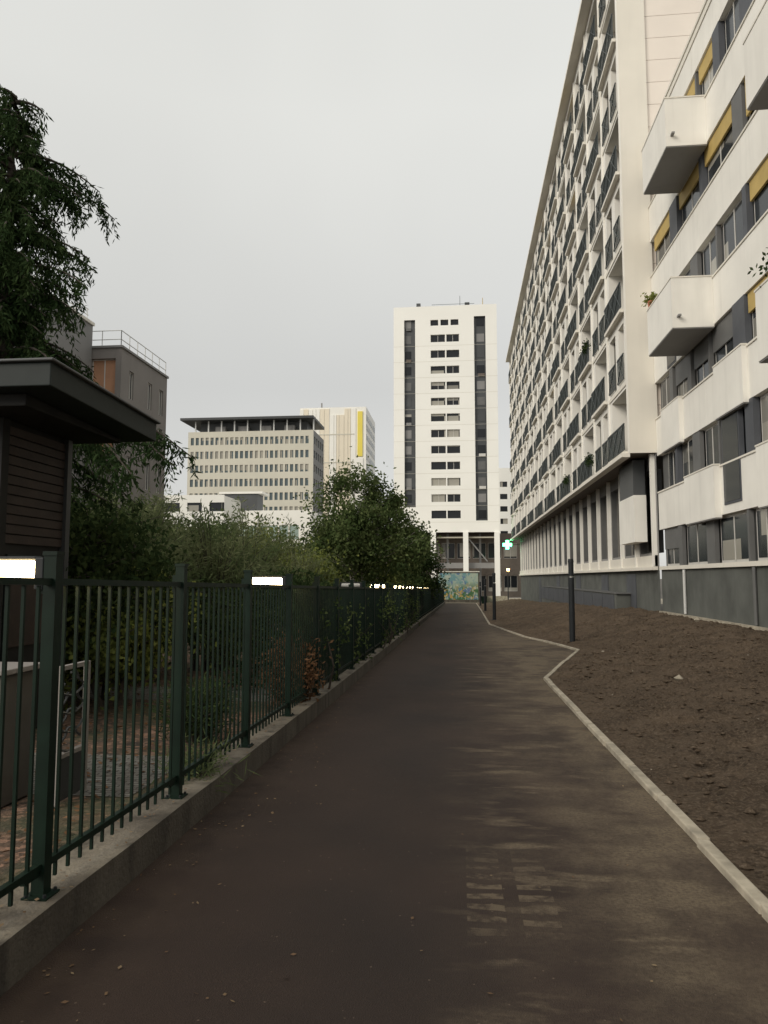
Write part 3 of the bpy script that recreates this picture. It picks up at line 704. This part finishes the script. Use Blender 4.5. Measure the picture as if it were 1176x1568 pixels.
# ------------------------------------------------------------------ vegetation
def broad_tree(name,X,Y,h,r,th,ncl,per,ls,lm,bark=m_trunk,trunks=1,seed=0,cr=.42,tr=.09):
    rr=random.Random(seed); g=p(Y)+.1; e=empty(name,(X,Y,g)); mb=MB(); cz=g+th+(h-th)/2; hz=(h-th)/2
    cl=[]
    while len(cl)<ncl:
        v=Vector((rr.gauss(0,1),rr.gauss(0,1),rr.gauss(0,1))).normalized()
        k=rr.uniform(.35,1)**.6*(1+.45*noise.noise((v.x*1.6+seed,v.y*1.6,v.z*1.6)))
        cl.append(Vector((X+v.x*r*k,Y+v.y*r*k,cz+v.z*hz*k)))
    tops=[]
    for t in range(trunks):
        a=6.28*t/trunks+.4; off=Vector((math.cos(a),math.sin(a),0))*(.12 if trunks>1 else 0)
        b=Vector((X,Y,g))+off; lean=off*rr.uniform(2,5)
        pts=[b+lean*(q/5)**1.2+Vector((rr.uniform(-.05,.05),rr.uniform(-.05,.05),h*.86*q/5)) for q in range(6)]
        mb.tube(pts,[tr*(1-.15*q) if q<5 else .02 for q in range(6)],bark,8); tops.append(pts)
    for c in cl:
        pts=rr.choice(tops); zz=[q for q in pts if q.z<c.z-.1*h] or pts[:2]; s=zz[-1]
        m=s.lerp(c,.5)+Vector((rr.uniform(-.1,.1),rr.uniform(-.1,.1),rr.uniform(0,.2)))*r*.4
        mb.tube([s,m,c],[tr*.35,tr*.2,.008],bark,5,False)
        for _ in range(2):
            mb.tube([m,m.lerp(c,.5)+Vector((rr.uniform(-.2,.2),rr.uniform(-.2,.2),.15)),c+Vector((rr.uniform(-.4,.4),rr.uniform(-.4,.4),rr.uniform(-.1,.4)))],[tr*.15,.01,.005],bark,4,False)
    mb.build('trunk_and_branches',e,True)
    PP=[];
    for c in cl:
        n=int(per*rr.uniform(.4,1.3)); s=cr*rr.uniform(.5,1.25)
        PP.append(np.array(c)+RNG.normal(size=(n,3))*np.array([s,s,s*.75]))
    P=np.concatenate(PP); D=RNG.normal(size=P.shape)+np.array([0,0,-.5])
    leaf_mesh('leaves',P,D,ls*RNG.uniform(.7,1.3,len(P)),ls*.62,lm,e); return e
def willow_shrub(name,X,Y,h,r,ns,lm,seed,ll=.13,lw=.022,dense=3):
    rr=random.Random(seed); g=p(Y)+.1; e=empty(name,(X,Y,g)); mb=MB(); P=[];D=[]
    for s in range(ns):
        a=rr.uniform(0,6.283); R=r*rr.random()**.6; H=h*rr.uniform(.45,1.0)*(1-.25*(R/r)**2)
        b=Vector((X+math.cos(a)*R*.3,Y+math.sin(a)*R*.3,g)); tip=Vector((X+math.cos(a)*R,Y+math.sin(a)*R,g+H))
        pts=[]
        for q in range(9):
            t=q/8; pts.append(b.lerp(tip,t)+Vector((0,0,H*.18*math.sin(t*math.pi)))-Vector((math.cos(a),math.sin(a),0))*R*.2*math.sin(t*math.pi))
        mb.tube(pts,[.014*(1-.1*q) for q in range(9)],m_trunk,4,False)
        for q in range(2,9):
            seg=pts[q]-pts[q-1]
            for k in range(dense*4):
                c=pts[q-1]+seg*rr.random()+Vector((rr.gauss(0,.09),rr.gauss(0,.09),rr.gauss(0,.06)))
                P.append(c); d=seg.normalized()*.5+Vector((rr.gauss(0,.6),rr.gauss(0,.6),rr.gauss(-.1,.5))); D.append(d)
    mb.build('stems',e); P=np.array(P);D=np.array(D)
    leaf_mesh('leaves',P,D,ll*RNG.uniform(.7,1.4,len(P)),lw,lm,e); return e
def cedar(name,X,Y,H,seed):
    rr=random.Random(seed); g=p(Y)+.1; e=empty(name,(X,Y,g)); mb=MB(); P=[];D=[]
    mb.tube([(X,Y,g),(X+.05,Y,g+H*.4),(X-.05,Y,g+H*.8),(X,Y,g+H*.97)],[.26,.18,.08,.02],m_trunk,10)
    br=[]
    z=2.2
    while z<H-.1:
        t=z/H; tier=.85+.28*math.sin(z*3.6)
        for k in range(7):
            br.append((z+rr.uniform(-.12,.12),rr.uniform(0,6.283),(3.2*(1-t)**1.15+.75 if z<4 else 2.35*(1-t)**.28+.1)*rr.uniform(.6,1.1)*tier))
        z+=.26+.12*rr.random()
    for (z,a,Lb) in ((4.6,-.35,4.0),(4.8,-.1,3.7),(4.4,-.6,4.4),(5.0,.2,3.0),(4.3,-.5,3.4),(4.7,-.8,3.8),(4.9,-.25,3.4),(5.2,-.5,3.0)): br.append((z,a,Lb))
    for (z,a,Lb) in br:
        dirv=Vector((math.cos(a),math.sin(a),0)); pts=[]
        for q in range(8):
            s=q/7; pts.append(Vector((X,Y,g+z))+dirv*Lb*s+Vector((0,0,Lb*(.22*s-.52*s*s))))
        mb.tube(pts,[.035*(1-.12*q)+.004 for q in range(8)],m_trunk,5,False)
        side=Vector((-dirv.y,dirv.x,0)); nt=int(Lb*12)
        for w in range(nt):
            s=.12+.88*(w+rr.random())/nt; q=min(6,int(s*7)); b=pts[q].lerp(pts[q+1],s*7-q)
            ln=rr.uniform(.25,.62)*(1.25-.5*s)
            sd=(side*rr.uniform(-1,1)+dirv*rr.uniform(.0,.5))
            nn=int(ln*30)
            for c in range(nn):
                f=c/nn; pt=b+sd*ln*f*.6+Vector((0,0,-ln*f*f*1.25))
                for _ in range(2):
                    P.append(pt+Vector((rr.gauss(0,.025),rr.gauss(0,.025),rr.gauss(0,.03))))
                    D.append(sd*.35+Vector((rr.gauss(0,.45),rr.gauss(0,.45),-.7+rr.gauss(0,.4))))
    mb.build('trunk_and_branches',e); P=np.array(P);D=np.array(D)
    leaf_mesh('needles',P,D,.13*RNG.uniform(.6,1.4,len(P)),.034,lf_cedar,e); return e
cedar('cedar_tree',-8.1,12.2,10.6,4)
for i,(X,Y,h,r,ns) in enumerate(((-6.5,14.5,3.7,1.7,120),(-4.7,13.8,3.2,1.4,110),(-7.9,17.5,4.2,1.8,100),(-5.4,18.5,3.9,1.6,110),(-3.9,17.8,2.9,1.1,60),(-9.5,21,4.6,2,90),(-5.6,12.3,3.0,1.2,80))):
    willow_shrub('willow_shrub',X,Y,h,r,ns,lf_willow,20+i,.14,.028)
broad_tree('lime_tree',-3.85,27.5,5.8,2.05,1.3,75,380,.13,lf_tree,m_birch,3,1,.34,.06)
broad_tree('small_tree',-3.1,36,5.0,1.5,1.2,40,300,.15,lf_tree,m_trunk,1,2,.38,.07)
broad_tree('small_tree',-3.0,50,4.8,1.7,1.0,36,280,.18,lf_dark,m_trunk,1,3,.42,.07)
broad_tree('dark_tree',-5.0,9.8,2.5,1.1,.5,36,340,.095,lf_dark,m_trunk,2,5,.28,.06)
broad_tree('yellow_green_tree',-5.7,24,3.2,1.4,.8,36,340,.115,lf_yel,m_trunk,1,6,.34,.06)
broad_tree('garden_tree',-9.4,29,4.1,2.4,.8,45,320,.16,lf_tree,m_trunk,1,7,.46,.09)
broad_tree('garden_tree',-15.5,33,6.0,2.8,1.1,50,320,.17,lf_tree,m_trunk,1,8,.5,.09)
broad_tree('garden_tree',-16,27,5.4,2.8,1.1,45,320,.17,lf_tree,m_trunk,1,9,.5,.09)
broad_tree('garden_tree',-7.8,40,4.4,2.4,.9,40,300,.19,lf_tree,m_trunk,1,10,.5,.09)
broad_tree('dark_bush',-6.2,12.2,2.3,1.5,.2,36,360,.095,lf_dark,m_trunk,2,12,.32,.05)
broad_tree('dark_bush',-8.6,9.6,2.6,1.5,.2,36,360,.095,lf_dark,m_trunk,2,13,.34,.05)
broad_tree('dark_bush',-4.5,9.3,1.5,.8,.2,24,280,.085,lf_yel,m_trunk,2,14,.22,.04)
def hedge(name,X0,X1,Y0,Y1,h0,h1,n,ls,lm,thr=.0):
    P=[]
    Q=RNG.random((n,3))
    for q in Q:
        Y=Y0+(Y1-Y0)*q[1]; X=X0+(X1-X0)*q[0]; hh=h0+(h1-h0)*(.5+.8*noise.noise((X*.5,Y*.45,3)))
        z=p(Y)+.1+hh*q[2]
        if noise.noise((X*1.7,Y*1.7,z*1.9))>thr-.25: P.append((X,Y,z))
    P=np.array(P); e=empty(name,(X0,Y0,0)); leaf_mesh('leaves',P,RNG.normal(size=P.shape),ls*RNG.uniform(.7,1.3,len(P)),ls*.6,lm,e)
    mb=MB(); rr=random.Random(1)
    for k in range(int((Y1-Y0)*1.2)):
        Y=Y0+(Y1-Y0)*rr.random(); X=(X0+X1)/2+rr.uniform(-.4,.4)*(X1-X0); b=Vector((X,Y,p(Y)+.08))
        mb.tube([b,b+Vector((rr.uniform(-.2,.2),rr.uniform(-.2,.2),h0*.5)),b+Vector((rr.uniform(-.4,.4),rr.uniform(-.4,.4),h0*.95))],[.02,.014,.006],m_trunk,5,False)
    mb.build('stems',e)
hedge('mixed_hedge',-3.9,-2.35,10.5,30,1.2,1.9,30000,.085,lf_dark)
hedge('mixed_hedge',-5.5,-2.3,30,90,1.6,3.0,30000,.17,lf_dark)
hedge('ivy',-2.08,-1.84,9.8,15.5,.9,1.7,2200,.07,lf_tree,.34)
hedge('ivy',-2.08,-1.80,17,34,.9,1.8,3600,.08,lf_tree,.30)
willow_shrub('dry_shrub',-2.12,9.3,.95,.35,40,lf_brown,77,.06,.03,2)
willow_shrub('grass_tuft',-2.0,5.6,.30,.22,30,lf_willow,78,.12,.008,1)
willow_shrub('grass_tuft',-2.6,7.3,.6,.4,50,lf_dark,79,.12,.012,2)
P=[];rr=random.Random(9)
for k in range(230):
    X=rr.uniform(-75,-11); Y=rr.uniform(70,104); zt=rr.uniform(1,6.4)-1.5
    if X>-16: zt=min(zt,3.0)
    if -42<X<-20: zt=min(zt,4.0)
    n=130; s=rr.uniform(.9,1.7); P.append(np.array([X,Y,zt])+RNG.normal(size=(n,3))*s)
P=np.concatenate(P); e=empty('distant_trees',(-40,85,0)); leaf_mesh('foliage',P,RNG.normal(size=P.shape),.5,.33,lf_tree,e)
P=[]
for i in range(420):
    Y=1.8+rr.random()**1.6*24
    if rr.random()<.6: X=-1.8+abs(rr.gauss(0,.25))
    else: X=rr.uniform(-1.75,1.45)
    P.append((X,Y,p(Y)+.006))
for i in range(420):
    Y=1.8+rr.random()**1.5*20; P.append((rr.uniform(-2.12,-1.84),Y,p(Y)+.212))
P=np.array(P); D=RNG.normal(size=P.shape); D[:,2]=.06
leaf_mesh('fallen_leaves',P,D,RNG.uniform(.010,.036,len(P)),RNG.uniform(.007,.020,len(P)),lf_fall,None,True)
P=[]
for i in range(5000):
    Y=3+rr.random()**1.3*17; X=-2.2-rr.random()*6; P.append((X,Y,p(Y)+.115))
P=np.array(P); D=RNG.normal(size=P.shape); D[:,2]=.15; leaf_mesh('leaf_litter',P,D,RNG.uniform(.03,.08,len(P)),RNG.uniform(.02,.045,len(P)),lf_brown,None,True)

# ------------------------------------------------------------------ world, sun, camera
w=bpy.data.worlds.new('World'); scene.world=w; w.use_nodes=True; t=w.node_tree; t.nodes.clear()
out=t.nodes.new('ShaderNodeOutputWorld'); sky=t.nodes.new('ShaderNodeTexSky'); sky.sky_type='NISHITA'; sky.sun_disc=False
SD=Vector((.64,.60,-.48)).normalized()
sky.sun_elevation=math.asin(-SD.z); sky.sun_rotation=math.atan2(-SD.x,-SD.y)
hs=t.nodes.new('ShaderNodeHueSaturation'); hs.inputs['Saturation'].default_value=.12; t.links.new(sky.outputs[0],hs.inputs['Color'])
b1=t.nodes.new('ShaderNodeBackground'); b1.inputs[1].default_value=.05; t.links.new(hs.outputs[0],b1.inputs[0])
tc=t.nodes.new('ShaderNodeTexCoord'); sp=t.nodes.new('ShaderNodeSeparateXYZ'); t.links.new(tc.outputs['Generated'],sp.inputs[0])
cr=t.nodes.new('ShaderNodeValToRGB'); t.links.new(sp.outputs[2],cr.inputs[0])
E=cr.color_ramp.elements; E[0].position=0; E[0].color=(.42,.415,.39,1); E[1].position=1; E[1].color=(.72,.72,.68,1)
x=E.new(.25); x.color=(.41,.41,.39,1); x=E.new(.55); x.color=(.62,.62,.585,1)
nz=t.nodes.new('ShaderNodeTexNoise'); nz.inputs['Scale'].default_value=1.6; nz.inputs['Detail'].default_value=3; t.links.new(tc.outputs['Generated'],nz.inputs[0])
mr=t.nodes.new('ShaderNodeMapRange'); mr.inputs[1].default_value=.3; mr.inputs[2].default_value=.7; mr.inputs[3].default_value=.93; mr.inputs[4].default_value=1.07; t.links.new(nz.outputs[0],mr.inputs[0])
b2=t.nodes.new('ShaderNodeBackground'); t.links.new(cr.outputs[0],b2.inputs[0]); t.links.new(mr.outputs[0],b2.inputs[1])
ad=t.nodes.new('ShaderNodeAddShader'); t.links.new(b1.outputs[0],ad.inputs[0]); t.links.new(b2.outputs[0],ad.inputs[1]); t.links.new(ad.outputs[0],out.inputs[0])
L=bpy.data.lights.new('sun','SUN'); L.energy=1.8; L.angle=math.radians(28); L.color=(1,.92,.79)
lo=bpy.data.objects.new('sun',L); COL.objects.link(lo)
lo.rotation_euler=SD.to_track_quat('-Z','Y').to_euler()
cam=bpy.data.cameras.new('camera'); cam.sensor_fit='VERTICAL'; cam.sensor_height=36; cam.lens=26; cam.clip_end=5000; cam.clip_start=.05
co=bpy.data.objects.new('camera',cam); COL.objects.link(co); co.location=(0,0,1.6)
co.rotation_euler=(math.radians(95.1),0,math.radians(5.85)); scene.camera=co
scene.view_settings.view_transform='Standard'; scene.view_settings.look='None'; scene.view_settings.exposure=0
